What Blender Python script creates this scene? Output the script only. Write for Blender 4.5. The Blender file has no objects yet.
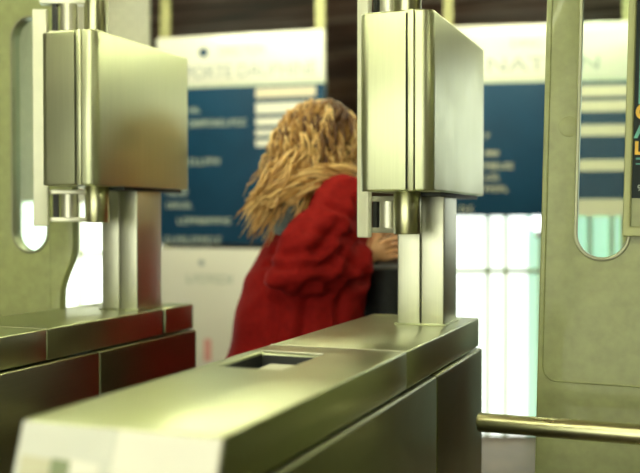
import bpy, bmesh, math, random
from mathutils import Vector, Matrix, noise
R = math.radians
S = bpy.context.scene
COL = S.collection

# ------------------------------------------------------------------ camera
YAW = R(21.13)
F_PX = 960.0
cam_d = bpy.data.cameras.new('camera')
cam = bpy.data.objects.new('camera', cam_d)
COL.objects.link(cam)
cam.location = (0, 0, 1.25)
cam.rotation_euler = (R(90 - 1.1), 0, YAW)
cam_d.sensor_width = 36.0
cam_d.lens = 36.0 * F_PX / 640.0
cam_d.clip_start = 0.05
cam_d.dof.use_dof = True
cam_d.dof.focus_distance = 2.05
cam_d.dof.aperture_fstop = 1.9
S.camera = cam

# ------------------------------------------------------------------ world, view
w = bpy.data.worlds.new('world')
S.world = w
w.use_nodes = True
w.node_tree.nodes['Background'].inputs[0].default_value = (0.75, 0.8, 0.6, 1)
w.node_tree.nodes['Background'].inputs[1].default_value = 0.05
S.view_settings.view_transform = 'Standard'
S.view_settings.look = 'None'
S.view_settings.gamma = 1.0
S.view_settings.exposure = 0.12

LAMP_COL = (0.95, 0.99, 0.68)
LAMP_W = 26.0       # emission of the tubes
GLAZE_W = 1.7      # backlit frosted glazing


# frame of the hall behind the gates: x to the side, d away, along the old camera axis of the plan
HX = Vector((math.cos(YAW), math.sin(YAW), 0))
HD = Vector((-math.sin(YAW), math.cos(YAW), 0))


def hall(x, d, z=0.0):
    return HX * x + HD * d + Vector((0, 0, z))


def px(p, d, z=0.0):
    """sideways position in the hall for a bearing p at distance d"""
    return hall((p - 320.0) / F_PX * d, d, z)


# ------------------------------------------------------------------ materials
def nm(name):
    m = bpy.data.materials.new(name)
    m.use_nodes = True
    return m, m.node_tree.nodes, m.node_tree.links, m.node_tree.nodes['Principled BSDF']


def plain(name, col, rough=0.5, metal=0.0, var=0.08, scale=12.0, bump=0.0, spec=None, coat=0.0):
    m, N, L, P = nm(name)
    P.inputs['Metallic'].default_value = metal
    tc = N.new('ShaderNodeTexCoord')
    nz = N.new('ShaderNodeTexNoise')
    nz.inputs['Scale'].default_value = scale
    nz.inputs['Detail'].default_value = 6
    L.new(tc.outputs['Object'], nz.inputs['Vector'])
    cr = N.new('ShaderNodeValToRGB')
    cr.color_ramp.elements[0].position = 0.3
    cr.color_ramp.elements[1].position = 0.7
    cr.color_ramp.elements[0].color = tuple(c * (1 - var) for c in col) + (1,)
    cr.color_ramp.elements[1].color = tuple(min(1, c * (1 + var)) for c in col) + (1,)
    L.new(nz.outputs['Fac'], cr.inputs[0])
    L.new(cr.outputs[0], P.inputs['Base Color'])
    P.inputs['Roughness'].default_value = rough
    if coat:
        P.inputs['Coat Weight'].default_value = coat
    if spec is not None:
        P.inputs['Specular IOR Level'].default_value = spec
    if bump:
        b = N.new('ShaderNodeBump')
        b.inputs['Strength'].default_value = bump
        b.inputs['Distance'].default_value = 0.004
        L.new(nz.outputs['Fac'], b.inputs['Height'])
        L.new(b.outputs[0], P.inputs['Normal'])
    return m


def steel(name, col=(0.60, 0.585, 0.46), rough=0.27, stretch=(3, 3, 160), smear=0.045, bump=0.04):
    """brushed stainless steel: fine streaks along one axis and a soft pattern of wear"""
    m, N, L, P = nm(name)
    P.inputs['Metallic'].default_value = 1.0
    tc = N.new('ShaderNodeTexCoord')
    mp = N.new('ShaderNodeMapping')
    mp.inputs['Scale'].default_value = stretch
    L.new(tc.outputs['Object'], mp.inputs['Vector'])
    st = N.new('ShaderNodeTexNoise')
    st.inputs['Scale'].default_value = 3.0
    st.inputs['Detail'].default_value = 4
    L.new(mp.outputs[0], st.inputs['Vector'])
    we = N.new('ShaderNodeTexNoise')
    we.inputs['Scale'].default_value = 7.0
    we.inputs['Detail'].default_value = 5
    we.inputs['Distortion'].default_value = 0.0
    L.new(tc.outputs['Object'], we.inputs['Vector'])
    mr = N.new('ShaderNodeMapRange')
    mr.inputs['From Min'].default_value = 0.3
    mr.inputs['From Max'].default_value = 0.7
    mr.inputs['To Min'].default_value = rough - smear * 0.7
    mr.inputs['To Max'].default_value = rough + smear
    L.new(we.outputs['Fac'], mr.inputs[0])
    L.new(mr.outputs[0], P.inputs['Roughness'])
    mx = N.new('ShaderNodeMixRGB')
    mx.inputs[1].default_value = tuple(c * 0.9 for c in col) + (1,)
    mx.inputs[2].default_value = tuple(min(1, c * 1.08) for c in col) + (1,)
    L.new(st.outputs['Fac'], mx.inputs[0])
    L.new(mx.outputs[0], P.inputs['Base Color'])
    b = N.new('ShaderNodeBump')
    b.inputs['Strength'].default_value = bump
    b.inputs['Distance'].default_value = 0.002
    L.new(st.outputs['Fac'], b.inputs['Height'])
    L.new(b.outputs[0], P.inputs['Normal'])
    return m


def emit(name, col, strength):
    m, N, L, P = nm(name)
    P.inputs['Base Color'].default_value = (*col, 1)
    P.inputs['Emission Color'].default_value = (*col, 1)
    P.inputs['Emission Strength'].default_value = strength
    return m


M = {}
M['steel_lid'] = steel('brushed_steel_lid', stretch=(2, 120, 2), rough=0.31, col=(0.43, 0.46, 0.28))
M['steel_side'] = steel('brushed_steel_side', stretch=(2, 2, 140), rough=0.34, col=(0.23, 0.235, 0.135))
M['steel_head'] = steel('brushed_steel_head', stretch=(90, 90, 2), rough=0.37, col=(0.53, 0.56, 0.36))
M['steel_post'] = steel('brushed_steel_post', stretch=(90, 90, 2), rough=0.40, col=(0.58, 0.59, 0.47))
M['steel_tube'] = steel('satin_tube', bump=0.0, smear=0.02, stretch=(20, 20, 20), rough=0.28, col=(0.56, 0.56, 0.34))
M['zinc'] = plain('zinc_casting', (0.62, 0.62, 0.50), 0.38, 0.75, 0.06, 30)
M['dark_gap'] = plain('dark_gap', (0.012, 0.016, 0.012), 0.6, 0, 0.1)
M['rubber'] = plain('black_rubber', (0.02, 0.022, 0.02), 0.55)
M['cream_metal'] = plain('cream_painted_metal', (0.78, 0.79, 0.62), 0.35, 0.1, 0.03)
M['cream'] = plain('cream_enamel', (0.93, 0.92, 0.84), 0.35, 0, 0.02)
M['pale_grey'] = plain('pale_grey_enamel', (0.77, 0.79, 0.73), 0.35, 0, 0.03)
M['slot_green'] = plain('green_grey_plastic', (0.30, 0.36, 0.22), 0.4)
M['slot_beige'] = plain('beige_plastic', (0.70, 0.69, 0.52), 0.4)
M['door'] = plain('sage_enamel', (0.31, 0.34, 0.145), 0.45, 0.0, 0.10, 40, 0.10, coat=0.15)
M['door_rim'] = plain('door_rim', (0.30, 0.31, 0.20), 0.35, 0.5)
M['frame_olive'] = plain('olive_frame', (0.34, 0.36, 0.16), 0.4, 0.2)
M['white_enamel'] = plain('white_enamel', (0.88, 0.87, 0.78), 0.25, 0, 0.015, 3, coat=0.3)
M['blue_enamel'] = plain('blue_enamel', (0.005, 0.050, 0.115), 0.5, 0, 0.12, 4, spec=0.25)
M['strip'] = plain('cream_strip', (0.80, 0.72, 0.56), 0.4, 0, 0.03)
M['lettering_pale'] = plain('lettering_pale', (0.50, 0.56, 0.48), 0.5)
M['lettering_grey'] = plain('lettering_grey', (0.34, 0.39, 0.38), 0.5)
M['yellow_post'] = plain('yellow_post', (0.40, 0.39, 0.18), 0.5, 0.0)
M['coat'] = plain('red_wool', (0.25, 0.009, 0.008), 0.8, 0, 0.10, 60, 0.15, spec=0.08)
M['dark_cloth'] = plain('dark_cloth', (0.012, 0.014, 0.014), 0.8, 0, 0.3, 60, 0.2)
M['scarf'] = plain('grey_scarf', (0.12, 0.15, 0.15), 0.85, 0, 0.4, 70, 0.3)
M['skin'] = plain('skin', (0.82, 0.46, 0.24), 0.5, 0, 0.06, 20)
M['leather'] = plain('black_leather', (0.008, 0.010, 0.010), 0.75, 0, 0.3, 60, 0.3)
M['orange_paint'] = plain('yellow_print', (0.85, 0.52, 0.06), 0.5)
M['red_paint'] = plain('orange_print', (0.85, 0.24, 0.05), 0.5)
M['teal'] = plain('teal_print', (0.12, 0.42, 0.34), 0.45, 0, 0.5, 9)
M['black_print'] = plain('black_print', (0.006, 0.016, 0.016), 0.7, 0, 0.2)
M['pink_print'] = plain('pink_print', (0.75, 0.35, 0.32), 0.5)
M['railing'] = plain('grey_green_rail', (0.74, 0.82, 0.64), 0.4, 0.3)
M['glaze'] = emit('backlit_frosted_glass', (0.93, 1.0, 0.95), GLAZE_W)
M['glaze_green'] = emit('backlit_green_glass', (0.48, 0.76, 0.60), 0.85)
M['front_fill'] = emit('front_fill_glow', (0.98, 1.0, 0.82), 3.4)  # glow of the added pane behind the camera
M['globe'] = emit('opal_globe', (0.95, 1.0, 0.98), 2.5)
M['tube'] = emit('fluorescent_tube', LAMP_COL, LAMP_W)
M['lamp_body'] = plain('lamp_body', (0.5, 0.5, 0.45), 0.5)


def glass(name, tint=(0.9, 0.97, 0.93)):
    m, N, L, P = nm(name)
    g = N.new('ShaderNodeBsdfGlossy')
    g.inputs['Roughness'].default_value = 0.04
    g.inputs['Color'].default_value = (1, 1, 1, 1)
    t = N.new('ShaderNodeBsdfTransparent')
    t.inputs['Color'].default_value = (*tint, 1)
    fr = N.new('ShaderNodeFresnel')
    fr.inputs['IOR'].default_value = 1.5
    mx = N.new('ShaderNodeMixShader')
    sc_ = N.new('ShaderNodeMath')
    sc_.operation = 'MULTIPLY'
    sc_.inputs[1].default_value = 0.12
    L.new(fr.outputs[0], sc_.inputs[0])
    L.new(sc_.outputs[0], mx.inputs[0])
    L.new(t.outputs[0], mx.inputs[1])
    L.new(g.outputs[0], mx.inputs[2])
    L.new(mx.outputs[0], N['Material Output'].inputs[0])
    return m


M['pane'] = glass('clear_pane')


def ceiling_mat():
    m, N, L, P = nm('dark_slat_ceiling')
    tc = N.new('ShaderNodeTexCoord')
    mp = N.new('ShaderNodeMapping')
    mp.inputs['Rotation'].default_value = (0, 0, -YAW)
    mp.inputs['Scale'].default_value = (0.5, 4.5, 1)
    L.new(tc.outputs['Object'], mp.inputs['Vector'])
    nz = N.new('ShaderNodeTexNoise')
    nz.inputs['Scale'].default_value = 1.6
    nz.inputs['Detail'].default_value = 5
    L.new(mp.outputs[0], nz.inputs['Vector'])
    cr = N.new('ShaderNodeValToRGB')
    e = cr.color_ramp.elements
    e[0].position = 0.40
    e[0].color = (0.06, 0.042, 0.026, 1)
    e[1].position = 0.66
    e[1].color = (0.62, 0.50, 0.34, 1)  # pale streaks: lamp reflections painted into the slat colour
    x = e.new(0.52)
    x.color = (0.24, 0.115, 0.065, 1)
    L.new(nz.outputs['Fac'], cr.inputs[0])
    L.new(cr.outputs[0], P.inputs['Base Color'])
    P.inputs['Roughness'].default_value = 0.5
    return m


def brick_mat(name, c1, c2, mortar, scale=6.0, rough=0.3):
    m, N, L, P = nm(name)
    tc = N.new('ShaderNodeTexCoord')
    mp = N.new('ShaderNodeMapping')
    mp.inputs['Rotation'].default_value = (R(90), 0, 0)
    L.new(tc.outputs['Object'], mp.inputs['Vector'])
    br = N.new('ShaderNodeTexBrick')
    br.inputs['Scale'].default_value = scale
    br.inputs['Color1'].default_value = (*c1, 1)
    br.inputs['Color2'].default_value = (*c2, 1)
    br.inputs['Mortar'].default_value = (*mortar, 1)
    br.inputs['Mortar Size'].default_value = 0.012
    L.new(mp.outputs[0], br.inputs['Vector'])
    L.new(br.outputs['Color'], P.inputs['Base Color'])
    P.inputs['Roughness'].default_value = rough
    return m


M['ceiling'] = ceiling_mat()
M['tile'] = brick_mat('cream_wall_tiles', (0.55, 0.55, 0.42), (0.50, 0.50, 0.38), (0.3, 0.3, 0.22))
M['brown_wall'] = brick_mat('brown_wall_tiles', (0.2, 0.11, 0.07), (0.14, 0.09, 0.055), (0.05, 0.04, 0.03), 3.0)
M['floor'] = plain('brown_floor', (0.15, 0.115, 0.075), 0.65, 0, 0.25, 5)


def hair_mat():
    m, N, L, P = nm('blond_hair')
    at = N.new('ShaderNodeAttribute')
    at.attribute_name = 'lock'
    cr = N.new('ShaderNodeValToRGB')
    e = cr.color_ramp.elements
    e[0].position = 0.0
    e[0].color = (0.11, 0.042, 0.010, 1)
    e[1].position = 1.0
    e[1].color = (0.86, 0.60, 0.25, 1)
    x = e.new(0.45)
    x.color = (0.46, 0.235, 0.055, 1)
    L.new(at.outputs['Fac'], cr.inputs[0])
    L.new(cr.outputs[0], P.inputs['Base Color'])
    P.inputs['Roughness'].default_value = 0.42
    P.inputs['Specular IOR Level'].default_value = 0.5
    return m


M['hair'] = hair_mat()


# ------------------------------------------------------------------ mesh helpers
def soften(bm, ang=38):
    for f in bm.faces:
        f.smooth = True
    for e in bm.edges:
        if len(e.link_faces) == 2:
            e.smooth = e.calc_face_angle(0) < R(ang)


def bevel_sharp(bm, wd, seg=2, ang=35):
    es = [e for e in bm.edges if len(e.link_faces) == 2 and e.calc_face_angle(0) > R(ang)]
    if es and wd > 0:
        bmesh.ops.bevel(bm, geom=es, offset=wd, segments=seg, profile=0.5, affect='EDGES', clamp_overlap=True)


def link(name, bm, mat, parent=None, loc=(0, 0, 0), rot=(0, 0, 0), bevel=0.0, seg=2, ang=38):
    bmesh.ops.recalc_face_normals(bm, faces=bm.faces)
    if bevel:
        bevel_sharp(bm, bevel, seg)
    soften(bm, ang)
    me = bpy.data.meshes.new(name)
    bm.to_mesh(me)
    bm.free()
    o = bpy.data.objects.new(name, me)
    me.materials.append(M[mat] if isinstance(mat, str) else mat)
    COL.objects.link(o)
    o.location = loc
    o.rotation_euler = rot
    if parent:
        o.parent = parent
    return o


def add_box(bm, x0, x1, y0, y1, z0, z1, mt=None):
    vs = [bm.verts.new((x, y, z)) for z in (z0, z1) for y in (y0, y1) for x in (x0, x1)]
    for q in ((0, 1, 3, 2), (4, 6, 7, 5), (0, 4, 5, 1), (2, 3, 7, 6), (0, 2, 6, 4), (1, 5, 7, 3)):
        bm.faces.new([vs[i] for i in q])
    if mt is not None:
        for v in vs:
            v.co = mt @ v.co
    return vs


def box(name, mat, parent, x0, x1, y0, y1, z0, z1, bevel=0.002, seg=2, **k):
    bm = bmesh.new()
    add_box(bm, x0, x1, y0, y1, z0, z1)
    return link(name, bm, mat, parent, bevel=bevel, seg=seg, **k)


def rrect(x0, x1, y0, y1, r, n=6):
    """r: one radius, or four (x0y0, x1y0, x1y1, x0y1)"""
    if not isinstance(r, (tuple, list)):
        r = (r,) * 4
    pts = []
    for (cx, cy, sx, sy, a0, rr) in ((x0, y0, 1, 1, 180, r[0]), (x1, y0, -1, 1, 270, r[1]),
                                     (x1, y1, -1, -1, 0, r[2]), (x0, y1, 1, -1, 90, r[3])):
        if rr <= 0:
            pts.append((cx, cy))
            continue
        for i in range(n + 1):
            a = R(a0 + 90 * i / n)
            pts.append((cx + sx * rr + rr * math.cos(a), cy + sy * rr + rr * math.sin(a)))
    return pts


def prism_bm(bm, pts, z0, z1):
    lo = [bm.verts.new((p[0], p[1], z0)) for p in pts]
    hi = [bm.verts.new((p[0], p[1], z1)) for p in pts]
    n = len(pts)
    bm.faces.new(lo[::-1])
    bm.faces.new(hi)
    for i in range(n):
        bm.faces.new((lo[i], lo[(i + 1) % n], hi[(i + 1) % n], hi[i]))
    return lo, hi


def prism(name, mat, parent, pts, z0, z1, bevel=0.0, seg=2, **k):
    bm = bmesh.new()
    lo, hi = prism_bm(bm, pts, z0, z1)
    bmesh.ops.recalc_face_normals(bm, faces=bm.faces)
    if bevel:
        es = [e for e in bm.edges if abs(e.verts[0].co.z - e.verts[1].co.z) < 1e-6]
        bmesh.ops.bevel(bm, geom=es, offset=bevel, segments=seg, profile=0.5, affect='EDGES', clamp_overlap=True)
    return link(name, bm, mat, parent, **k)


def add_tube(bm, pts, rad, n=10, cap=True):
    """tube along a path; rad one number or one per point"""
    pts = [Vector(p) for p in pts]
    if not isinstance(rad, (list, tuple)):
        rad = [rad] * len(pts)
    rings = []
    up = Vector((0, 0, 1))
    t0 = (pts[1] - pts[0]).normalized()
    if abs(t0.dot(up)) > 0.95:
        up = Vector((1, 0, 0))
    u = t0.cross(up).normalized()
    for i, p in enumerate(pts):
        t = (pts[min(i + 1, len(pts) - 1)] - pts[max(i - 1, 0)]).normalized()
        u = (u - t * u.dot(t)).normalized()
        v = t.cross(u)
        rings.append([bm.verts.new(p + (u * math.cos(2 * math.pi * k / n) + v * math.sin(2 * math.pi * k / n)) * rad[i]) for k in range(n)])
    for a, b in zip(rings, rings[1:]):
        for k in range(n):
            bm.faces.new((a[k], a[(k + 1) % n], b[(k + 1) % n], b[k]))
    if cap:
        bm.faces.new(rings[0][::-1])
        bm.faces.new(rings[-1])
    return rings


def tube(name, mat, parent, pts, rad, n=20, bevel=0.0, **k):
    bm = bmesh.new()
    add_tube(bm, pts, rad, n)
    return link(name, bm, mat, parent, bevel=bevel, **k)


def cyl(name, mat, parent, x, y, z0, z1, r, n=28, bevel=0.003, **k):
    return tube(name, mat, parent, [(x, y, z0), (x, y, z1)], r, n, bevel=bevel, **k)


def curve_plate(name, mat, parent, outline, holes, thick, bev=0.003, swap=True, **k):
    """flat plate with holes. outline in (x, z) when swap: the plate then stands upright facing -y, centred on y = 0"""
    cu = bpy.data.curves.new(name, 'CURVE')
    cu.dimensions = '2D'
    cu.fill_mode = 'BOTH'
    for loop in [outline] + list(holes):
        sp = cu.splines.new('POLY')
        sp.points.add(len(loop) - 1)
        for q, p in zip(sp.points, loop):
            q.co = (p[0], p[1], 0, 1)
        sp.use_cyclic_u = True
    cu.extrude = thick / 2 - bev
    cu.bevel_depth = bev
    cu.bevel_resolution = 2
    cu.offset = -bev
    tmp = bpy.data.objects.new('tmp', cu)
    COL.objects.link(tmp)
    me = bpy.data.meshes.new_from_object(tmp.evaluated_get(bpy.context.evaluated_depsgraph_get()))
    bpy.data.objects.remove(tmp)
    bm = bmesh.new()
    bm.from_mesh(me)
    bpy.data.meshes.remove(me)
    bmesh.ops.remove_doubles(bm, verts=bm.verts, dist=1e-5)
    if swap:
        for v in bm.verts:
            v.co = Vector((v.co.x, v.co.z, v.co.y))
    return link(name, bm, mat, parent, **k)


def text_obj(name, body, mat, parent, size, x, z, y=0.0, align='LEFT', depth=0.0008, width=None, bold=0.0):
    """upright lettering facing -y in the parent's frame"""
    cu = bpy.data.curves.new(name, 'FONT')
    cu.body = body
    cu.size = size
    cu.align_x = align
    cu.align_y = 'CENTER'
    cu.extrude = depth
    cu.offset = bold
    tmp = bpy.data.objects.new('tmp', cu)
    COL.objects.link(tmp)
    me = bpy.data.meshes.new_from_object(tmp.evaluated_get(bpy.context.evaluated_depsgraph_get()))
    bpy.data.objects.remove(tmp)
    xs = [v.co.x for v in me.vertices]
    k = 1.0
    if width:
        k = width / (max(xs) - min(xs))
    for v in me.vertices:
        v.co = Vector((v.co.x * k, -v.co.z, v.co.y))
    me.name = name
    me.materials.append(M[mat])
    o = bpy.data.objects.new(name, me)
    COL.objects.link(o)
    o.location = (x, y, z)
    o.parent = parent
    return o


def thing(name, label, cat, loc=(0, 0, 0), rz=0.0, group=None):
    o = bpy.data.objects.new(name, None)
    o.empty_display_size = 0.1
    COL.objects.link(o)
    o.location = loc
    o.rotation_euler = (0, 0, rz)
    tag(o, label, cat, group)
    return o


def tag(o, label, cat, group=None):
    o['label'] = label
    o['category'] = cat
    if group:
        o['group'] = group
    return o


def struct(o):
    o['kind'] = 'structure'
    return o


# ------------------------------------------------------------------ the setting
CEIL = 2.85
struct(box('floor', 'floor', None, -9, 7, -4, 17, -0.1, 0, 0))
struct(box('ceiling', 'ceiling', None, -9, 7, -4, 17, CEIL, CEIL + 0.1, 0))
struct(box('wall_back', 'brown_wall', None, -9, 7, 16.9, 17.0, 0, CEIL, 0))
struct(box('wall_front', 'tile', None, -9, 7, -4, -3.9, 0, CEIL, 0))
struct(box('wall_left', 'tile', None, -9, -8.9, -3.9, 16.9, 0, CEIL, 0))
struct(box('wall_right', 'brown_wall', None, 6.9, 7, -3.9, 16.9, 0, CEIL, 0))


def glazing(name, x0, x1, d, z0, z1, mulls, rails, mat='glaze', frame='railing'):
    """frosted, backlit glazed screen standing in the hall behind the gates"""
    root = bpy.data.objects.new(name, None)
    COL.objects.link(root)
    root.location = hall(0, d)
    root.rotation_euler = (0, 0, YAW)
    struct(root)
    box('pane', mat, root, x0, x1, 0.03, 0.045, z0, z1, 0)
    for xm in mulls:
        box('mullion', frame, root, xm - 0.013, xm + 0.013, 0, 0.02, z0, z1, 0.002)
    for zr in rails:
        box('transom', frame, root, x0, x1, 0.0, 0.03, zr - 0.014, zr + 0.014, 0.002)
    return root


def hx(p, d):
    return (p - 320.0) / F_PX * d


# left and right glazed screens with the green-tinted strip between
glazing('window_1', hx(-260, 5.5), hx(160, 5.5), 5.5, 0.03, 1.34, [hx(v, 5.5) for v in (-200, -120, -40, 20, 80, 130)], [1.045])
glazing('window_2', hx(440, 5.35), hx(528, 5.35), 5.35, 0.03, 1.9, [hx(v, 5.35) for v in (488, 506)], [0.955])
glazing('window_3', hx(528, 5.35), hx(636, 5.35), 5.35, 0.03, 1.9, [hx(v, 5.35) for v in (541, 590, 612)], [0.955], mat='glaze_green')
glazing('added_bright_pane', hx(636, 5.35), hx(1000, 5.35), 5.35, 1.15, 2.3, [hx(v, 5.35) for v in (640, 720, 800, 900)], [])  # unseen bright pane, added to reflect in the side of the head box
struct(box('added_dark_wall', 'brown_wall', None, hx(637, 5.35), hx(1300, 5.35), 5.36, 5.45, 0, 1.14, 0, rot=(0, 0, YAW)))  # unseen dark wall, added to keep reflections in the gate sides dark

struct(box('wall_inner', 'tile', None, hx(-260, 5.5), hx(150, 5.5), 5.50, 5.55, 1.34, CEIL, 0, rot=(0, 0, YAW)))
# unseen glowing pane added behind the camera for frontal light and reflections
en = bpy.data.objects.new('front_fill_pane', None)
COL.objects.link(en)
en.location = (-1.2, -3.86, 0)
struct(en)
box('pane', 'front_fill', en, -3.0, 2.6, 0, 0.02, 0.25, 2.45, 0)
for xm in (-3.0, -1.8, -0.6, 0.6, 1.8, 2.6):
    box('mullion', 'railing', en, xm - 0.03, xm + 0.03, 0.02, 0.06, 0.2, 2.5, 0.003)

# ------------------------------------------------------------------ ceiling lamps
def lamp(x, y, rz, label, ln=1.5, group='fluorescent ceiling lamps'):
    t = thing('fluorescent_lamp', label, 'ceiling lamp', (x, y, CEIL - 0.24), rz, group)
    box('housing', 'lamp_body', t, -ln / 2, ln / 2, -0.02, 0.02, 0.07, 0.10, 0.004)
    for s in (-0.4, 0.4):
        cyl('hanger', 'lamp_body', t, s * ln, 0, 0.10, 0.24, 0.008, 8, 0)
    for s in (-1, 1):
        tube('tube_light', 'tube', t, [(-ln / 2 + 0.03, s * 0.04, 0.035), (ln / 2 - 0.03, s * 0.04, 0.035)], 0.022, 12)
        box('end_cap', 'lamp_body', t, s * (ln / 2 - 0.015) - 0.015, s * (ln / 2 - 0.015) + 0.015, -0.07, 0.07, 0.0, 0.06, 0.002)
    return t


LAMPS = [(-0.6, -1.6, 0, 'first row behind the camera'), (-0.9, 0.4, 0, 'above the near end of the gates'),
         (2.7, 0.5, R(90), 'above the right-hand gate'), (-1.6, 2.6, 0, 'above the far end of the gates'),
         (0.6, 3.8, R(90), 'above the passage behind the right gate'), (-2.1, 4.1, YAW, 'added to brighten the sign behind the woman'), (-0.45, 4.35, YAW, 'added between the two direction signs to brighten them'), (hall(-0.9, 12.0).x, hall(-0.9, 12.0).y, YAW, 'added far off to light the ceiling, hidden by the sign nearest the woman'), (hall(2.7, 12.0).x, hall(2.7, 12.0).y, YAW, 'added far off to light the ceiling, hidden by the right-hand sign'), (-2.15, 1.2, R(90), 'added above the passage left of the gates to brighten the left door')]  # all but the first added to brighten signs, ceiling and left door
for (x, y, rz, where) in LAMPS:
    lamp(x, y, rz, 'white twin-tube fluorescent ceiling lamp ' + where)


# ------------------------------------------------------------------ ticket gates
GX, GY = -0.635, 1.70          # plan position of the middle gate


def slab_hole(x0, x1, y0, y1, z0, z1, h=None, front=0.0):
    bm = bmesh.new()
    xs = [x0, x1] if not h else [x0, h[0], h[1], x1]
    ys = [y0, y1] if not h else [y0, h[2], h[3], y1]
    V = {}

    def v(i, j, k):
        if (i, j, k) not in V:
            yy = ys[j] - (front if (j == 0 and k == 0) else 0)
            V[(i, j, k)] = bm.verts.new((xs[i], yy, (z0, z1)[k]))
        return V[(i, j, k)]
    nx, ny = len(xs) - 1, len(ys) - 1
    for i in range(nx):
        for j in range(ny):
            if h and i == 1 and j == 1:
                bm.faces.new((v(1, 1, 0), v(1, 1, 1), v(2, 1, 1), v(2, 1, 0)))
                bm.faces.new((v(1, 2, 0), v(2, 2, 0), v(2, 2, 1), v(1, 2, 1)))
                bm.faces.new((v(1, 1, 0), v(1, 2, 0), v(1, 2, 1), v(1, 1, 1)))
                bm.faces.new((v(2, 1, 0), v(2, 1, 1), v(2, 2, 1), v(2, 2, 0)))
                continue
            bm.faces.new((v(i, j, 1), v(i + 1, j, 1), v(i + 1, j + 1, 1), v(i, j + 1, 1)))
            bm.faces.new((v(i, j, 0), v(i, j + 1, 0), v(i + 1, j + 1, 0), v(i + 1, j, 0)))
    for i in range(nx):
        bm.faces.new((v(i, 0, 0), v(i + 1, 0, 0), v(i + 1, 0, 1), v(i, 0, 1)))
        bm.faces.new((v(i, ny, 0), v(i, ny, 1), v(i + 1, ny, 1), v(i + 1, ny, 0)))
    for j in range(ny):
        bm.faces.new((v(0, j, 0), v(0, j, 1), v(0, j + 1, 1), v(0, j + 1, 0)))
        bm.faces.new((v(nx, j, 0), v(nx, j + 1, 0), v(nx, j + 1, 1), v(nx, j, 1)))
    return bm


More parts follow.
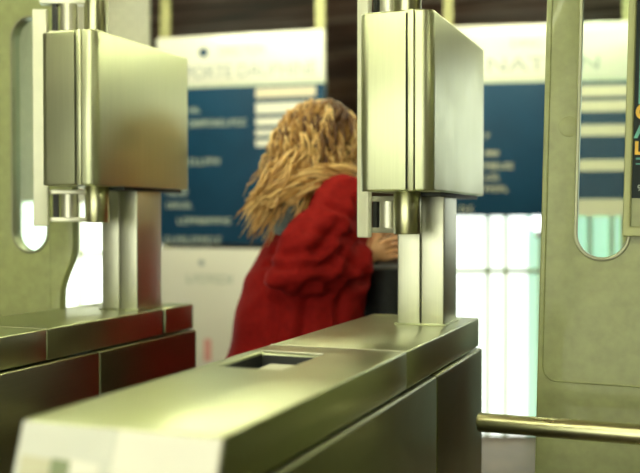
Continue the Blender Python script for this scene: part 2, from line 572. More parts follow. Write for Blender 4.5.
def gate(label, x, y, bracket_deg, droop=0.0, groove=False, ext=0.0, bracket_r=0.14, head=(0.272, 0.828, 0.0)):
    """one ticket gate cabinet: origin on the floor in its middle, front towards -y"""
    t = thing('ticket_gate', label, 'ticket gate', (x, y, 0), 0, 'ticket gate cabinets')
    y0, y1 = -0.72, 0.69 + ext
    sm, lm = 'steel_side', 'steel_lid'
    seam = 0.035
    bseam = 0.232
    # plinth and body
    box('plinth', 'dark_gap', t, -0.135, 0.135, y0 - 0.02, y1 - 0.02, 0.0, 0.09, 0.003)
    bm = bmesh.new()
    pts = [(y0 - 0.085, 0.09), (bseam - 0.0015, 0.09), (bseam - 0.0015, 0.924), (y0 - 0.026, 0.924), (y0 - 0.098, 0.70)]
    a = [bm.verts.new((-0.148, p[0], p[1])) for p in pts]
    b = [bm.verts.new((0.148, p[0], p[1])) for p in pts]
    bm.faces.new(a)
    bm.faces.new(b[::-1])
    for i in range(5):
        bm.faces.new((a[i], b[i], b[(i + 1) % 5], a[(i + 1) % 5]))
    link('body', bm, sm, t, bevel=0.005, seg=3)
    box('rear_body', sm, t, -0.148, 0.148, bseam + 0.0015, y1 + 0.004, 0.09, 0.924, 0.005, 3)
    # lid in two plates, a seam across
    h = (-0.113, 0.006, -0.252, -0.065)
    bm = slab_hole(-0.14, 0.14, y0, seam - 0.0012, 0.928, 1.0, h, front=0.026)
    link('lid', bm, lm, t, bevel=0.0035, seg=3)
    box('seam_highlight', 'zinc', t, -0.139, 0.138, seam - 0.0014, seam + 0.0012, 0.990, 1.0006, 0)  # bright strip standing in for the highlight along the seam's bevel
    ye = y1
    if groove:
        ye = 0.545
        box('lid_end', lm, t, -0.14, 0.14, 0.56, y1, 0.928, 1.0, 0.004, 3)
        box('lid_gap', 'dark_gap', t, -0.136, 0.136, 0.546, 0.559, 0.93, 0.994, 0)
    box('rear_lid', lm, t, -0.14, 0.14, seam + 0.0012, ye, 0.928, 1.0, 0.0035, 3)
    # ticket outlet in the lid: dark well, pale tray, bright lip
    bm = bmesh.new()
    xa, xb, ya, yb = h[0] + 0.0006, h[1] - 0.0006, h[2] + 0.0006, h[3] - 0.0006
    q = [bm.verts.new(c) for c in ((xa, ya, 0.994), (xb, ya, 0.994), (xb, yb, 0.994), (xa, yb, 0.994),
                                   (xa + .004, ya + .01, 0.935), (xb - .004, ya + .01, 0.935), (xb - .004, yb - .01, 0.935), (xa + .004, yb - .01, 0.935))]
    for i in range(4):
        bm.faces.new((q[i], q[(i + 1) % 4], q[4 + (i + 1) % 4], q[4 + i]))
    bm.faces.new(q[4:])
    well = link('ticket_outlet', bm, 'rubber', t)
    bm = bmesh.new()
    prof = [(0.940, ya + 0.006), (0.982, ya + 0.012), (0.986, yb - 0.050), (0.984, yb - 0.034), (0.938, yb - 0.030)]
    lo = [bm.verts.new((-0.078, p[1], p[0])) for p in prof]
    hi = [bm.verts.new((0.001, p[1], p[0])) for p in prof]
    bm.faces.new(lo)
    bm.faces.new(hi[::-1])
    for i in range(5):
        bm.faces.new((lo[i], lo[(i + 1) % 5], hi[(i + 1) % 5], hi[i]))
    tr = link('tray', bm, 'cream_metal', well, bevel=0.004, seg=3)
    box('lip', 'zinc', well, h[0] - 0.002, h[1] + 0.002, h[3] - 0.0005, h[3] + 0.007, 0.9995, 1.0022, 0.0008)
    # sloping front: grey plate on the left, cream plate on the right, ticket reader
    ang = math.atan2(0.072, 0.22)
    fr = Matrix.Translation((0, y0 - 0.024, 0.928)) @ Matrix.Rotation(-ang * 1.03, 4, 'X')

    def onfront(name, mat, pts, d0, d1, bev=0.0015):
        bm = bmesh.new()
        lo = [bm.verts.new(fr @ Vector((p[0], -d0, p[1]))) for p in pts]
        hi = [bm.verts.new(fr @ Vector((p[0], -d1, p[1]))) for p in pts]
        n = len(pts)
        bm.faces.new(lo)
        bm.faces.new(hi[::-1])
        for i in range(n):
            bm.faces.new((lo[i], lo[(i + 1) % n], hi[(i + 1) % n], hi[i]))
        return link(name, bm, mat, t, bevel=bev)
    g = onfront('front_plate', 'pale_grey', [(-0.138, -0.225), (-0.022, -0.225), (-0.006, -0.02), (0.0, 0.0735), (-0.1385, 0.0735)], -0.004, 0.003)
    g['label'] = 'pale grey front plate'
    g = onfront('front_cover', 'cream', [(-0.020, -0.225), (0.138, -0.225), (0.1385, 0.0735), (0.002, 0.0735), (-0.004, -0.02)], -0.004, 0.0055)
    g['label'] = 'cream front cover'
    rd = onfront('ticket_reader', 'pale_grey', [(-0.132, -0.20), (-0.014, -0.20), (-0.010, 0.036), (-0.132, 0.040)], 0.0028, 0.0045, 0.0008)
    for (xa_, xb_, mm, nme) in ((-0.127, -0.083, 'slot_beige', 'reader_flap'), (-0.083, -0.056, 'slot_green', 'reader_slot'), (-0.056, -0.016, 'cream', 'reader_flap')):
        f = onfront(nme, mm, [(xa_, -0.19), (xb_, -0.19), (xb_, 0.030), (xa_, 0.032)], 0.004, 0.0075, 0.001)
        f.parent = rd
    # head box: left cover with a rounded corner, seam, right shell
    hx0, hx1, hy0, hy1, hz0, hz1 = -0.039, 0.125, head[0], head[1], 1.308 + head[2], 1.692 + head[2]
    dz = head[2]
    # post of two channels
    for (xa_, xb_) in ((-0.010, 0.045), (0.047, 0.102)):
        box('post', 'steel_post', t, xa_, xb_, 0.476, 0.604, 0.998, 1.312 + dz, 0.003, 3)
    box('post_foot', lm, t, -0.016, 0.108, 0.470, 0.610, 0.9995, 1.004, 0.0015)
    prism('head_cover', 'steel_head', t, rrect(hx0, 0.0675, hy0, hy1, (0.026, 0.0, 0.0, 0.026), 8), hz0, hz1, 0.004, 3)
    prism('head_core', 'dark_gap', t, rrect(0.055, 0.098, hy0 + 0.006, hy1 - 0.006, 0.002, 2), hz0 + 0.004, hz1 - 0.006)
    prism('head_shell', 'steel_head', t, rrect(0.0885, hx1, hy0 + 0.0015, hy1, (0.0, 0.027, 0.020, 0.0), 8), hz0, hz1, 0.004, 3)
    prism('head_strip', 'steel_head', t, rrect(0.0715, 0.0875, hy0 - 0.0005, hy1, (0.002, 0.004, 0.0, 0.0), 3), hz0, hz1, 0.002, 2)
    box('head_rail', 'dark_gap', t, 0.03, 0.112, 0.40, hy1 - 0.03, 1.299 + dz, 1.309 + dz, 0.001)
    # hinge axle through the head, with the door bracket
    ax, ay = 0.041, 0.38
    cyl('hinge_axle', 'steel_tube', t, ax, ay, 1.214 + dz, 1.309 + dz, 0.031, 32, 0.003)
    cyl('hinge_axle', 'steel_tube', t, ax, ay, 1.690 + dz, 1.97 + dz, 0.031, 32, 0.003)
    a = R(bracket_deg)
    d = Vector((-math.cos(a), math.sin(a), 0))
    nn = Vector((-d.y, d.x, 0))
    base = Matrix(((d.x, nn.x, 0, ax), (d.y, nn.y, 0, ay), (0, 0, 1, 0), (0, 0, 0, 1)))
    r = bracket_r
    base = Matrix.Translation((0, 0, dz)) @ base
    for (za, zb) in ((1.216, 1.228), (1.288, 1.300), (1.700, 1.712), (1.782, 1.794)):
        bm = bmesh.new()
        add_box(bm, 0.026, r + 0.004, -0.020, 0.016, za, zb, base)
        link('hinge_arm', bm, 'zinc', t, bevel=0.002)
    for (za, zb) in ((1.228, 1.288), (1.712, 1.782)):
        bm = bmesh.new()
        add_tube(bm, [base @ Vector((r * 0.5, 0, za)), base @ Vector((r * 0.5, 0, zb))], 0.022, 24)
        link('knuckle', bm, 'zinc', t)
        bm = bmesh.new()
        add_box(bm, r * 0.5 + 0.03, r * 0.5 + 0.042, -0.012, 0.012, za, zb, base)
        link('spacer', bm, 'rubber', t)
    # upright flat bar that the door leaf is bolted to, standing side on
    bm = bmesh.new()
    add_box(bm, r - 0.020, r + 0.018, 0.0165, 0.031, 1.205, 1.800 - dz * 1.5, base)
    bm2 = None
    link('door_bar', bm, 'cream_metal', t, bevel=0.003, seg=3)
    # tripod on the left flank
    hub = Vector((-0.158, 0.115, 0.845))
    axis = Vector((-1, 0, -1)).normalized()
    tube('tripod_hub', 'zinc', t, [Vector((-0.146, 0.115, 0.862)), hub, hub + axis * 0.05], [0.062, 0.06, 0.05], 28, bevel=0.004)
    for k in range(3):
        rot = Matrix.Rotation(R(120 * k + droop), 3, axis)
        dr = rot @ Vector((-1, 0, 0))
        p0 = hub + axis * 0.03
        p0 = Vector((p0.x, p0.y, p0.z + 0.036)) if k == 0 and not droop else hub + axis * 0.03
        L = 0.425
        e = p0 + dr * L
        tube('tripod_arm', 'steel_tube', t, [p0, e - dr * 0.006, e - dr * 0.002, e], [0.0185, 0.0185, 0.0165, 0.011], 24)
    return t


gate('brushed steel ticket gate in the middle, its ticket outlet and cream front nearest the camera', GX, GY, 30, droop=18, bracket_r=0.119)
gate('left-hand brushed steel ticket gate, darker far end, beyond the lane of the woman in red', GX - 0.86, GY + 0.06, -25, droop=18, groove=True, ext=0.03, head=(0.245, 0.73, 0.024))
gate('right-hand steel ticket gate whose round arm crosses the lane in front of the right door', GX + 0.86, GY, -5)


# ------------------------------------------------------------------ lane doors
def stadium(x0, x1, z0, z1, n=14):
    return rrect(x0, x1, z0, z1, (x1 - x0) / 2 - 1e-4, n)


def lane_door(label, x, y, rz, tilt=0.0, notch=True):
    t = thing('gate_door', label, 'door', (x, y, 0), rz, 'grey-green lane doors')
    t.rotation_euler = (0, R(tilt), rz)
    xr, xl = -0.062, -0.562
    out = [(xl + 0.03, 0.28), (xr - 0.07, 0.28)]
    out += [(xr - 0.042, 0.32), (xr - 0.042, 1.03)]
    for i in range(1, 9):
        s = i / 8.0
        k = s * s * (3 - 2 * s)
        out.append((xr - 0.042 + 0.042 * k, 1.04 + 0.13 * s))
    out += [(xr, 1.90), (xr - 0.02, 1.95), (xl + 0.02, 1.95), (xl, 1.93), (xl, 0.31)]
    holes = []
    for (a, b) in ((xr - 0.200, xr - 0.080), (xl + 0.070, xl + 0.177)):
        holes.append(stadium(a, b, 1.155, 1.805))
    curve_plate('leaf', 'door', t, out, holes, 0.03, 0.004)
    for hl, (a, b) in zip(holes, ((xr - 0.200, xr - 0.080), (xl + 0.070, xl + 0.177))):
        rim = curve_plate('window_rim', 'door_rim', t, stadium(a - 0.003, b + 0.003, 1.152, 1.808), [stadium(a + 0.004, b - 0.004, 1.159, 1.801)], 0.036, 0.0015)
        pane = curve_plate('window_pane', 'pane', t, stadium(a + 0.003, b - 0.003, 1.158, 1.802), [], 0.006, 0.001)
    # pressed outline on the face
    loop = rrect(xl + 0.010, xr - 0.075, 0.897, 1.90, 0.03, 6)
    bm = bmesh.new()
    pts = [(p[0], -0.0150, p[1]) for p in loop]
    add_tube(bm, pts + [pts[0]], 0.0022, 6, False)
    link('pressed_outline', bm, 'door', t)
    for zz in (1.43,):
        bm = bmesh.new()
        add_tube(bm, [(xl + 0.052, -0.013, zz), (xl + 0.052, -0.0170, zz)], 0.021, 28)
        link('round_cap', bm, 'door', t, bevel=0.001)
    return t


lane_door('grey-green door with tall rounded windows behind the left ticket gate', GX - 0.86 + 0.041 - 0.047, GY + 0.06 + 0.44, 0)
dr = lane_door('large grey-green door on the right with framed poster over its window', GX + 0.86 + 0.041 - 0.026, GY + 0.40, R(3.5), tilt=1.2)

# framed poster on the right door
ps = thing('framed_poster', 'olive-framed poster with yellow and teal lettering on the right-hand door', 'poster',
           (-0.131, 2.055, 1.213), R(3.5))
ps.rotation_euler = (0, R(1.2), R(3.5))
PW, PH = 0.34, 0.66
curve_plate('poster_frame', 'frame_olive', ps, rrect(0, PW, 0, PH, 0.004, 3), [rrect(0.0145, PW - 0.017, 0.020, PH - 0.017, 0.002, 2)], 0.022, 0.002)
curve_plate('back_board', 'door', ps, rrect(0.014, PW - 0.014, 0.015, PH - 0.014, 0.001, 2), [], 0.006, 0.0005)
sheet = box('poster_sheet', 'black_print', ps, 0.016, PW - 0.018, -0.0055, -0.0035, 0.078, PH - 0.018, 0)
bx = box('picture', 'teal', sheet, 0.024, PW - 0.022, -0.0066, -0.0057, 0.268, 0.44, 0)
bx = box('picture', 'pink_print', sheet, 0.024, PW - 0.022, -0.0066, -0.0057, 0.455, 0.60, 0)
text_obj('lettering', 'C', 'orange_paint', sheet, 0.044, 0.0185, 0.251, -0.0075, bold=0.0015)
text_obj('lettering', 'A', 'teal', sheet, 0.044, 0.0185, 0.214, -0.0075, bold=0.0015)
text_obj('lettering', 'L', 'orange_paint', sheet, 0.036, 0.0185, 0.178, -0.0075, bold=0.0015)
text_obj('lettering', 'E', 'orange_paint', sheet, 0.036, 0.041, 0.178, -0.0075, bold=0.0015)
box('line', 'teal', sheet, 0.022, 0.20, -0.0066, -0.0057, 0.156, 0.160, 0)
box('line', 'teal', sheet, 0.022, 0.16, -0.0066, -0.0057, 0.146, 0.149, 0)
text_obj('small_figure', '9', 'lettering_pale', sheet, 0.018, 0.026, 0.098, -0.0066)


# ------------------------------------------------------------------ direction signs
def words(parent, x0, z, width, hgt, seed, mat='lettering_pale', y=-0.0155):
    """a row of small letter-like marks, far too soft in the photograph to read"""
    rd = random.Random(seed)
    bm = bmesh.new()
    x = x0
    while x < x0 + width - hgt * 0.3:
        wd = hgt * rd.uniform(0.5, 0.75)
        k = rd.randrange(4)
        t_ = hgt * 0.2
        add_box(bm, x, x + t_, y - 0.001, y, z, z + hgt)
        if k in (0, 1):
            add_box(bm, x + t_, x + wd, y - 0.001, y, z + hgt - t_, z + hgt)
        if k in (0, 2):
            add_box(bm, x + t_, x + wd, y - 0.001, y, z, z + t_)
        if k in (1, 3):
            add_box(bm, x + t_, x + wd, y - 0.001, y, z + hgt * 0.42, z + hgt * 0.42 + t_)
        if k == 3:
            add_box(bm, x + wd - t_, x + wd, y - 0.001, y, z, z + hgt)
        x += wd + hgt * 0.22
    return link('lettering', bm, mat, parent)


def sign(label, p_l, p_r, d, turn, zt, zh, zb):
    """p_l, p_r: bearings of the two edges; turn: how far the right edge comes nearer"""
    tn = R(turn)
    # solve the width so that both edges have their bearings
    kl, kr = (p_l - 320) / F_PX, (p_r - 320) / F_PX
    # centre (cx, d); edges cx -/+ w/2 cos, d +/- w/2 sin
    best = None
    c, s = math.cos(tn), math.sin(tn)
    # cx - h c = kl (d + h s);  cx + h c = kr (d - h s)
    h = d * (kr - kl) / (2 * c + s * (kr + kl))
    cx = kl * (d + h * s) + h * c
    t = thing('direction_sign', label, 'sign', hall(cx, d), YAW - tn, 'direction signs hung on posts')
    box('header', 'white_enamel', t, -h, h, -0.015, 0.015, zh + 0.004, zt, 0.003)
    box('line_panel', 'blue_enamel', t, -h, h, -0.014, 0.014, zb, zh - 0.012, 0.003)
    box('joint', 'railing', t, -h, h, -0.010, 0.010, zh - 0.012, zh + 0.004, 0)
    for s_ in (-1, 1):
        box('sign_post', 'yellow_post', t, s_ * (h - 0.034) - 0.025, s_ * (h - 0.034) + 0.025, 0.016, 0.056, 0.0, CEIL, 0.003)
    return t, h


s1, h1 = sign('blue and white direction sign behind the woman, long terminus name in its header', 158, 325, 5.2, 16, 2.243, 1.972, 1.107)


def zrow(y, d):
    return 1.25 + (218 - y) / F_PX * d


text_obj('lettering', 'DIRECTION', 'lettering_grey', s1, 0.07, 0.02, 2.150, -0.0155, 'CENTER', width=0.26)
text_obj('lettering', 'PORTE DAUPHINE', 'lettering_grey', s1, 0.10, 0.065, 2.040, -0.0155, 'CENTER', width=0.74)
bm = bmesh.new()
add_tube(bm, [(-0.20, -0.0150, 2.150), (-0.20, -0.0165, 2.150)], 0.026, 20)
link('line_emblem', bm, 'blue_enamel', s1)
for (ya, yb, x0, x1) in ((87, 97, 0.10, 0.435), (102, 113, 0.10, 0.42), (117, 125, 0.10, 0.40), (129, 135, 0.10, 0.40), (139, 146, 0.10, 0.38)):
    box('connection_strip', 'strip' if ya == 87 else 'white_enamel', s1, x0, x1, -0.0165, -0.0142, zrow(yb, 5.1), zrow(ya, 5.1), 0)
for i, (xa, ya, xb, hh) in enumerate(((190, 113, 205, .030), (190, 127, 254, .036), (190, 165, 223, .036), (166, 196, 190, .032),
                                      (166, 208, 192, .032), (178, 224, 236, .034), (164, 243, 226, .036))):
    words(s1, (xa - 243) / F_PX * 5.25, zrow(ya, 5.25), (xb - xa) / F_PX * 5.25, hh, i)

s2, h2 = sign('darker blue direction sign behind the right-hand door, shorter name in its header', 441, 634, 4.97, 9, 2.250, 1.962, 1.262)
text_obj('lettering', 'DIRECTION', 'lettering_grey', s2, 0.06, 0.03, 2.150, -0.0155, 'CENTER', width=0.32)
text_obj('lettering', 'NATION', 'lettering_grey', s2, 0.10, 0.03, 2.040, -0.0155, 'CENTER', width=0.56)
for (ya, yb) in ((86, 97), (101, 112), (125, 136), (160, 171), (199, 216)):
    box('connection_strip', 'strip', s2, 0.20, h2 - 0.01, -0.0165, -0.0142, zrow(yb, 4.92), zrow(ya, 4.92), 0)
for i, (xa, ya, xb, hh) in enumerate(((486, 139, 492, .028), (486, 156, 497, .028), (485, 169, 513, .03), (486, 180, 502, .03), (485, 192, 511, .03), (461, 212, 475, .03))):
    words(s2, (xa - 536) / F_PX * 5.0, zrow(ya, 5.0), (xb - xa) / F_PX * 5.0, hh, 20 + i, mat='slot_beige')

# white plan board under the first sign
pb = thing('plan_board', 'white plan board standing low beneath the sign behind the woman', 'notice board', s1.location + HD * -0.09, YAW - R(16), None)
box('board', 'white_enamel', pb, -h1 + 0.01, h1 - 0.01, -0.012, 0.012, 0.42, 1.088, 0.003)
for s_ in (-1, 1):
    box('leg', 'yellow_post', pb, s_ * 0.36 - 0.02, s_ * 0.36 + 0.02, -0.010, 0.010, 0.0, 0.425, 0.002)
bm = bmesh.new()
add_tube(bm, [(-0.205, -0.012, 1.01), (-0.205, -0.0135, 1.01)], 0.016, 16)
link('emblem', bm, 'lettering_grey', pb)
words(pb, -0.29, 0.90, 0.26, 0.045, 77, 'lettering_pale', y=-0.0125)
box('coloured_panel', 'pink_print', pb, -0.19, -0.15, -0.0145, -0.0122, 0.48, 0.60, 0)

# small round opal lamp in front of the green glazing
gl = thing('globe_lamp', 'small round white lamp under the right-hand direction sign', 'lamp', px(540, 5.22, 1.228), YAW)
bm = bmesh.new()
bmesh.ops.create_uvsphere(bm, u_segments=24, v_segments=16, radius=0.052)
link('globe', bm, 'globe', gl)
cyl('lamp_holder', 'lamp_body', gl, 0, 0.0, -0.085, -0.045, 0.022, 16)
tube('wall_arm', 'lamp_body', gl, [(0, 0, -0.07), (0, 0.10, -0.07), (0, 0.131, -0.07)], 0.010, 10)

# ------------------------------------------------------------------ the woman
WO = hall(-0.086, 2.95)
FACE = -R(48.9)
wo = thing('person', 'woman in red coat with long wavy blond hair walking through the lane', 'person', WO, FACE)


def finish_mesh(name, tmp, mat, parent, fn=None, smooth_ang=60):
    """evaluate a temporary object with modifiers into a plain mesh"""
    bpy.context.view_layer.update()
    me = bpy.data.meshes.new_from_object(tmp.evaluated_get(bpy.context.evaluated_depsgraph_get()))
    bpy.data.objects.remove(tmp)
    if fn:
        fn(me)
    for p in me.polygons:
        p.use_smooth = True
    me.materials.clear()
    me.materials.append(M[mat])
    me.name = name
    o = bpy.data.objects.new(name, me)
    COL.objects.link(o)
    o.parent = parent
    return o


def skin_tmp(verts, edges, radii, root=0, sub=2):
    me = bpy.data.meshes.new('tmp')
    me.from_pydata(verts, edges, [])
    o = bpy.data.objects.new('tmp', me)
    COL.objects.link(o)
    md = o.modifiers.new('skin', 'SKIN')
    md.use_smooth_shade = True
    for i, r in enumerate(radii):
        v = me.skin_vertices[0].data[i]
        v.radius = r if isinstance(r, tuple) else (r, r)
        v.use_root = (i == root)
    sb = o.modifiers.new('sub', 'SUBSURF')
    sb.levels = sb.render_levels = sub
    return o


V, E, RD = [], [], []


def vtx(p, r, par=None):
    V.append(p)
    RD.append(r)
    if par is not None:
        E.append((par, len(V) - 1))
    return len(V) - 1


pel = vtx((0, -0.02, 0.90), (0.135, 0.10))
sp = vtx((0, 0.03, 1.05), (0.115, 0.085), pel)
ch = vtx((0, 0.09, 1.20), (0.13, 0.095), sp)
uc = vtx((0, 0.115, 1.30), (0.09, 0.07), ch)
nk = vtx((0, 0.115, 1.365), 0.048, uc)
hb = vtx((0, 0.135, 1.415), 0.062, nk)
hd = vtx((0, 0.130, 1.475), 0.082, hb)
cr = vtx((0, 0.120, 1.535), 0.068, hd)
HAND = {}
for s in (1, -1):
    sh = vtx((s * 0.155, 0.11, 1.305), 0.052, uc)
    if s > 0:
        el, wr, hn = (0.215, -0.09, 1.125), (0.185, 0.15, 1.13), (0.175, 0.205, 1.145)
    else:
        el, wr, hn = (-0.20, 0.10, 1.08), (-0.12, 0.27, 1.15), (-0.10, 0.325, 1.17)
    e_ = vtx(el, 0.038, sh)
    w_ = vtx(wr, 0.024, e_)
    h_ = vtx(hn, (0.030, 0.018), w_)
    hv = Vector(hn)
    dv = (hv - Vector(wr)).normalized()
    side = Vector((0, 0, 1))
    side = (side - dv * side.dot(dv)).normalized()
    palm = side.cross(dv)
    HAND[s] = (hv, dv, side)
    for k, (off, ln) in enumerate(((0.024, 0.062), (0.008, 0.072), (-0.008, 0.068), (-0.023, 0.052))):
        b0 = vtx(tuple(hv + dv * 0.025 + side * off), 0.0095, h_)
        m0 = vtx(tuple(hv + dv * (0.025 + ln * 0.5) + side * off * 1.1), 0.0088, b0)
        vtx(tuple(hv + dv * (0.025 + ln * 0.85) + side * off * 1.1 + palm * -0.018 * s), 0.0075, m0)
    b0 = vtx(tuple(hv + side * 0.034 + dv * 0.004), 0.011, h_)
    vtx(tuple(hv + side * 0.058 + dv * 0.030), 0.009, b0)
    # legs mid-stride
    hp = vtx((s * 0.085, -0.02, 0.84), 0.088, pel)
    if s > 0:
        kn, an, to = (0.09, -0.02, 0.47), (0.09, -0.24, 0.13), (0.09, -0.15, 0.035)
    else:
        kn, an, to = (-0.085, 0.16, 0.47), (-0.08, 0.20, 0.09), (-0.085, 0.33, 0.035)
    k_ = vtx(kn, 0.055, hp)
    a_ = vtx(an, 0.035, k_)
    vtx(to, (0.036, 0.028), a_)
body = finish_mesh('body', skin_tmp(V, E, RD), 'skin', wo)

# face: nose, lips, eyes, ears
def blob(name, mat, parent, c, r, sc=(1, 1, 1)):
    bm = bmesh.new()
    bmesh.ops.create_uvsphere(bm, u_segments=14, v_segments=10, radius=r)
    for v in bm.verts:
        v.co = Vector((v.co.x * sc[0], v.co.y * sc[1], v.co.z * sc[2])) + Vector(c)
    return link(name, bm, mat, parent)


blob('nose', 'skin', wo, (0, 0.212, 1.462), 0.013, (0.8, 1.3, 1.6))
blob('mouth', 'pink_print', wo, (0, 0.198, 1.425), 0.014, (1.5, 0.6, 0.45))
for s in (-1, 1):
    blob('eye', 'white_enamel', wo, (s * 0.030, 0.195, 1.485), 0.011, (1.2, 0.8, 0.8))
    blob('ear', 'skin', wo, (s * 0.080, 0.125, 1.465), 0.020, (0.4, 0.8, 1.3))


def rings_mesh(bm, secs, n=36):
    rr = []
    for (z, fy, a, b) in secs:
        rr.append([bm.verts.new((a * math.cos(2 * math.pi * k / n), fy + b * math.sin(2 * math.pi * k / n), z)) for k in range(n)])
    for A, B in zip(rr, rr[1:]):
        for k in range(n):
            bm.faces.new((A[k], A[(k + 1) % n], B[(k + 1) % n], B[k]))
    bm.faces.new(rr[0][::-1])
    bm.faces.new(rr[-1])


# trousers
bm = bmesh.new()
add_tube(bm, [(0.080, 0.0, 0.86), (0.09, -0.02, 0.47), (0.09, -0.24, 0.12)], [0.088, 0.078, 0.062], 20)
add_tube(bm, [(-0.080, 0.0, 0.86), (-0.085, 0.16, 0.47), (-0.08, 0.20, 0.10)], [0.088, 0.078, 0.062], 20)
link('trousers', bm, 'dark_cloth', wo)
for s, a0, a1 in ((1, (0.09, -0.25, 0.06), (0.09, -0.11, 0.034)), (-1, (-0.08, 0.17, 0.04), (-0.085, 0.36, 0.034))):
    bm = bmesh.new()
    add_tube(bm, [a0, tuple((Vector(a0) + Vector(a1)) / 2), a1], [0.045, 0.046, 0.033], 16)
    link('shoe', bm, 'leather', wo)

# coat
bm = bmesh.new()
rings_mesh(bm, [(0.60, -0.05, 0.245, 0.205), (0.72, -0.03, 0.24, 0.20), (0.86, 0.00, 0.228, 0.19), (0.98, 0.03, 0.218, 0.195), (1.05, 0.045, 0.212, 0.19),
                (1.15, 0.068, 0.205, 0.155), (1.25, 0.095, 0.20, 0.122), (1.31, 0.115, 0.178, 0.10), (1.345, 0.12, 0.135, 0.085), (1.375, 0.12, 0.075, 0.072), (1.405, 0.12, 0.072, 0.07)])
add_tube(bm, [(0.10, 0.11, 1.295), (0.165, 0.105, 1.295), (0.205, 0.04, 1.225), (0.225, -0.055, 1.140), (0.232, -0.085, 1.115), (0.225, -0.03, 1.105), (0.205, 0.07, 1.115), (0.190, 0.155, 1.125)],
         [0.075, 0.082, 0.080, 0.078, 0.078, 0.075, 0.068, 0.056], 24)
add_tube(bm, [(-0.10, 0.11, 1.295), (-0.165, 0.11, 1.29), (-0.20, 0.10, 1.18), (-0.205, 0.11, 1.085), (-0.17, 0.19, 1.11), (-0.125, 0.265, 1.145)],
         [0.075, 0.080, 0.075, 0.072, 0.066, 0.056], 24)
me = bpy.data.meshes.new('tmp')
bmesh.ops.recalc_face_normals(bm, faces=bm.faces)
bm.to_mesh(me)
bm.free()
tmp = bpy.data.objects.new('tmp', me)
COL.objects.link(tmp)
rm = tmp.modifiers.new('r', 'REMESH')
rm.mode = 'VOXEL'
rm.voxel_size = 0.009
sm_ = tmp.modifiers.new('s', 'SMOOTH')
sm_.iterations = 6
sm_.factor = 0.5


CREASES = [(0.045, 1.235, -0.030, 1.155, .016, .012), (-0.05, 1.062, 0.17, 1.068, .026, .014), (-0.10, 1.145, 0.01, 1.175, .014, .010),
           (-0.12, 1.110, 0.03, 1.122, .015, .010), (-0.02, 1.205, 0.09, 1.195, .012, .010), (0.05, 1.15, 0.13, 1.10, .013, .009),
           (-0.10, 1.00, -0.14, 0.72, .018, .016), (-0.02, 1.03, -0.07, 0.70, .020, .016), (0.08, 1.03, 0.05, 0.70, .018, .015),
           (0.00, 1.31, -0.05, 1.21, .012, .012), (0.11, 1.30, 0.14, 1.20, .014, .012), (0.02, 1.28, 0.10, 1.245, .010, .010)]


def folds(me):
    nrm = [v.normal.copy() for v in me.vertices]
    for v, n_ in zip(me.vertices, nrm):
        p = v.co
        # slanting pulls from the shoulder to the elbow plus long falls in the skirt of the coat
        q = Vector((p.x * 4, (p.y + p.z * 0.6) * 4.0, (p.z - p.y * 0.8) * 11))
        a = 1 - abs(noise.noise(q)) * 2.2
        b = noise.noise(Vector((p.x * 9, p.y * 9, p.z * 2.0)) + Vector((7, 3, 1)))
        low = max(0.0, min(1.0, (1.1 - p.z) / 0.3))
        arm = 1.0 if p.x > 0.13 and p.z > 1.02 else 0.35
        if p.x > 0.05:
            k_ = 0.0
            for (y0, z0, y1, z1, dep, wd) in CREASES:
                dx, dz_ = y1 - y0, z1 - z0
                u = max(0.0, min(1.0, ((p.y - y0) * dx + (p.z - z0) * dz_) / (dx * dx + dz_ * dz_)))
                ds = math.hypot(p.y - y0 - dx * u, p.z - z0 - dz_ * u)
                k_ += -0.85 * dep * math.exp(-(ds / wd) ** 2) + dep * 0.16 * math.exp(-((ds - 2.2 * wd) / wd) ** 2)
            v.co = p + n_ * k_
            p = v.co.copy()
        v.co = p + n_ * (0.014 * a * arm + 0.020 * b * low)


coat = finish_mesh('coat', tmp, 'coat', wo, folds)
coat['label'] = 'red coat'

# scarf at the nape
bm = bmesh.new()
pts = []
for k in range(25):
    a = 2 * math.pi * k / 24
    pts.append((0.085 * math.cos(a), 0.115 + 0.085 * math.sin(a), 1.375 + 0.02 * math.sin(a) + 0.006 * math.sin(5 * a)))
add_tube(bm, pts, [0.028 + 0.006 * math.sin(k * 2.1) for k in range(25)], 12, False)
add_tube(bm, [(0.05, 0.03, 1.37), (0.10, -0.02, 1.33), (0.10, -0.055, 1.27), (0.10, -0.07, 1.20)], [0.03, 0.036, 0.034, 0.024], 12)
link('scarf', bm, 'scarf', wo)

# hair: a full head of wavy locks blown back
rd = random.Random(5)
bm = bmesh.new()
lay = bm.faces.layers.float.new('lock')
vl = bm.verts.layers.float.new('lock')
HC = Vector((0, 0.110, 1.492))


def lock(root, path, r0, shade, n=5):
    k = len(path)
    rad = [r0 * (0.55 + 0.6 * math.sin(math.pi * min(1, (i + 0.6) / k * 0.9))) * (1 - 0.75 * (i / (k - 1)) ** 3) for i in range(k)]
    for ring in add_tube(bm, path, rad, n, True):
        for v in ring:
            v[vl] = shade


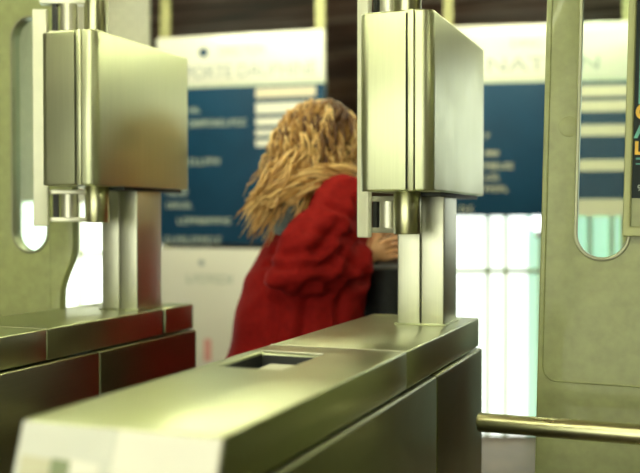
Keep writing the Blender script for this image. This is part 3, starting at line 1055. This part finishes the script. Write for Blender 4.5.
# scalp
b0 = len(bm.verts)
res = bmesh.ops.create_uvsphere(bm, u_segments=28, v_segments=20, radius=1.0)
for v in res['verts']:
    c = v.co.copy()
    v.co = HC + Vector((c.x * 0.098, c.y * 0.108 - 0.012, c.z * 0.100 + 0.004))
    if v.co.y > HC.y + 0.06 and v.co.z < HC.z + 0.035:
        v.co.y = HC.y + 0.06
    v[vl] = 0.15
for i in range(1500):
    th = rd.uniform(0, 2 * math.pi)
    ph = math.acos(rd.uniform(-0.65, 1.0))
    d = Vector((math.sin(ph) * math.cos(th), math.sin(ph) * math.sin(th), math.cos(ph)))
    if d.y > 0.45 and d.z < 0.35:
        continue
    puff = rd.uniform(1.0, 1.20 + 0.10 * max(0, -d.y))
    p = HC + Vector((d.x * 0.098, d.y * 0.106 - 0.012, d.z * 0.100)) * puff
    ln = rd.uniform(0.10, 0.24) * (1.0 if d.z > -0.2 else 0.8)
    steps = 15
    pull = Vector((0, -0.75, -0.65))
    tan = pull - d * pull.dot(d)
    vel = (tan.normalized() + d * rd.uniform(-0.05, 0.30)).normalized()
    side = d.cross(vel).normalized()
    amp = rd.uniform(0.009, 0.021)
    fq = rd.uniform(1.4, 2.9)
    f0 = rd.uniform(0, 6.28)
    path = []
    q = p.copy()
    for s in range(steps):
        u = s / (steps - 1)
        aa = f0 + fq * 2 * math.pi * u
        path.append(q + side * math.sin(aa) * amp * min(1, u * 3) + d * math.cos(aa) * amp * 0.7 * min(1, u * 3))
        vel = (vel + Vector((0, -0.10, -0.26))).normalized()
        q = q + vel * ln / steps
        e = q - HC
        k_ = math.sqrt((e.x / 0.100) ** 2 + ((e.y + 0.012) / 0.110) ** 2 + (e.z / 0.102) ** 2)
        if k_ < puff:
            q = HC + Vector((0, -0.012, 0)) + (e + Vector((0, 0.012, 0))) * (puff / max(k_, 0.1))
    lock(p, path, rd.uniform(0.003, 0.0055), min(1, max(0, 0.34 + 1.9 * noise.noise(d * 2.6) + rd.gauss(0, 0.22))), 4)
# long locks streaming back over the shoulder
for i in range(420):
    x0 = rd.uniform(-0.05, 0.12)
    p = HC + Vector((x0, rd.uniform(-0.13, -0.03), rd.uniform(-0.09, -0.02)))
    q = p.copy()
    ln = rd.uniform(0.13, 0.30)
    vel = Vector((rd.uniform(-0.1, 0.25), rd.uniform(-0.9, -0.15), rd.uniform(-1.0, -0.3))).normalized()
    f0, fq, amp = rd.uniform(0, 6.28), rd.uniform(1.2, 2.6), rd.uniform(0.009, 0.024)
    path = []
    steps = 15
    for s in range(steps):
        u = s / (steps - 1)
        path.append(q + Vector((math.sin(f0 + fq * 6.28 * u), 0.3 * math.cos(f0 + fq * 6.28 * u), 0.7 * math.cos(f0 + fq * 6.28 * u))) * amp * min(1, u * 3))
        vel = (vel + Vector((0, -0.05, -0.10)) * (0.6 + u)).normalized()
        q = q + vel * ln / steps
    lock(p, path, rd.uniform(0.0025, 0.005), min(1, max(0, rd.gauss(0.72, 0.22))))
# a swathe of hair pulled forward over the near shoulder
for i in range(200):
    x0 = rd.uniform(0.08, 0.16)
    zz = 1.385 - (x0 - 0.08) * 0.35 + rd.uniform(-0.005, 0.03)
    ya, yb = rd.uniform(-0.14, -0.04), rd.uniform(0.10, 0.20)
    path = []
    f0, amp = rd.uniform(0, 6.28), rd.uniform(0.004, 0.010)
    for s in range(13):
        u = s / 12
        path.append(Vector((x0 + math.sin(f0 + 9 * u) * amp, ya + (yb - ya) * u, zz - 0.075 * (1 - u) ** 2 + 0.022 * math.sin(math.pi * u) + math.cos(f0 + 9 * u) * amp)))
    lock(path[0], path, rd.uniform(0.0025, 0.005), min(1, max(0, rd.gauss(0.75, 0.2))))
hair = link('hair', bm, 'hair', wo, ang=180)
hair['label'] = 'long wavy blond hair'

# dark bag at her front
bg = thing('bag', 'dark bag held in front of the woman in the red coat', 'bag', WO + Matrix.Rotation(FACE, 3, 'Z') @ Vector((0.03, 0.315, 0.865)), FACE)
bm = bmesh.new()
pts = rrect(-0.13, 0.13, -0.085, 0.085, 0.05, 6)
prism_bm(bm, pts, 0.0, 0.235)
bmesh.ops.recalc_face_normals(bm, faces=bm.faces)
link('bag_body', bm, 'leather', bg, bevel=0.012, seg=3)
tube('bag_strap', 'leather', bg, [(-0.11, 0, 0.23), (-0.10, 0, 0.30), (0, 0, 0.325), (0.05, 0, 0.30), (0.11, 0, 0.23)], 0.008, 10)
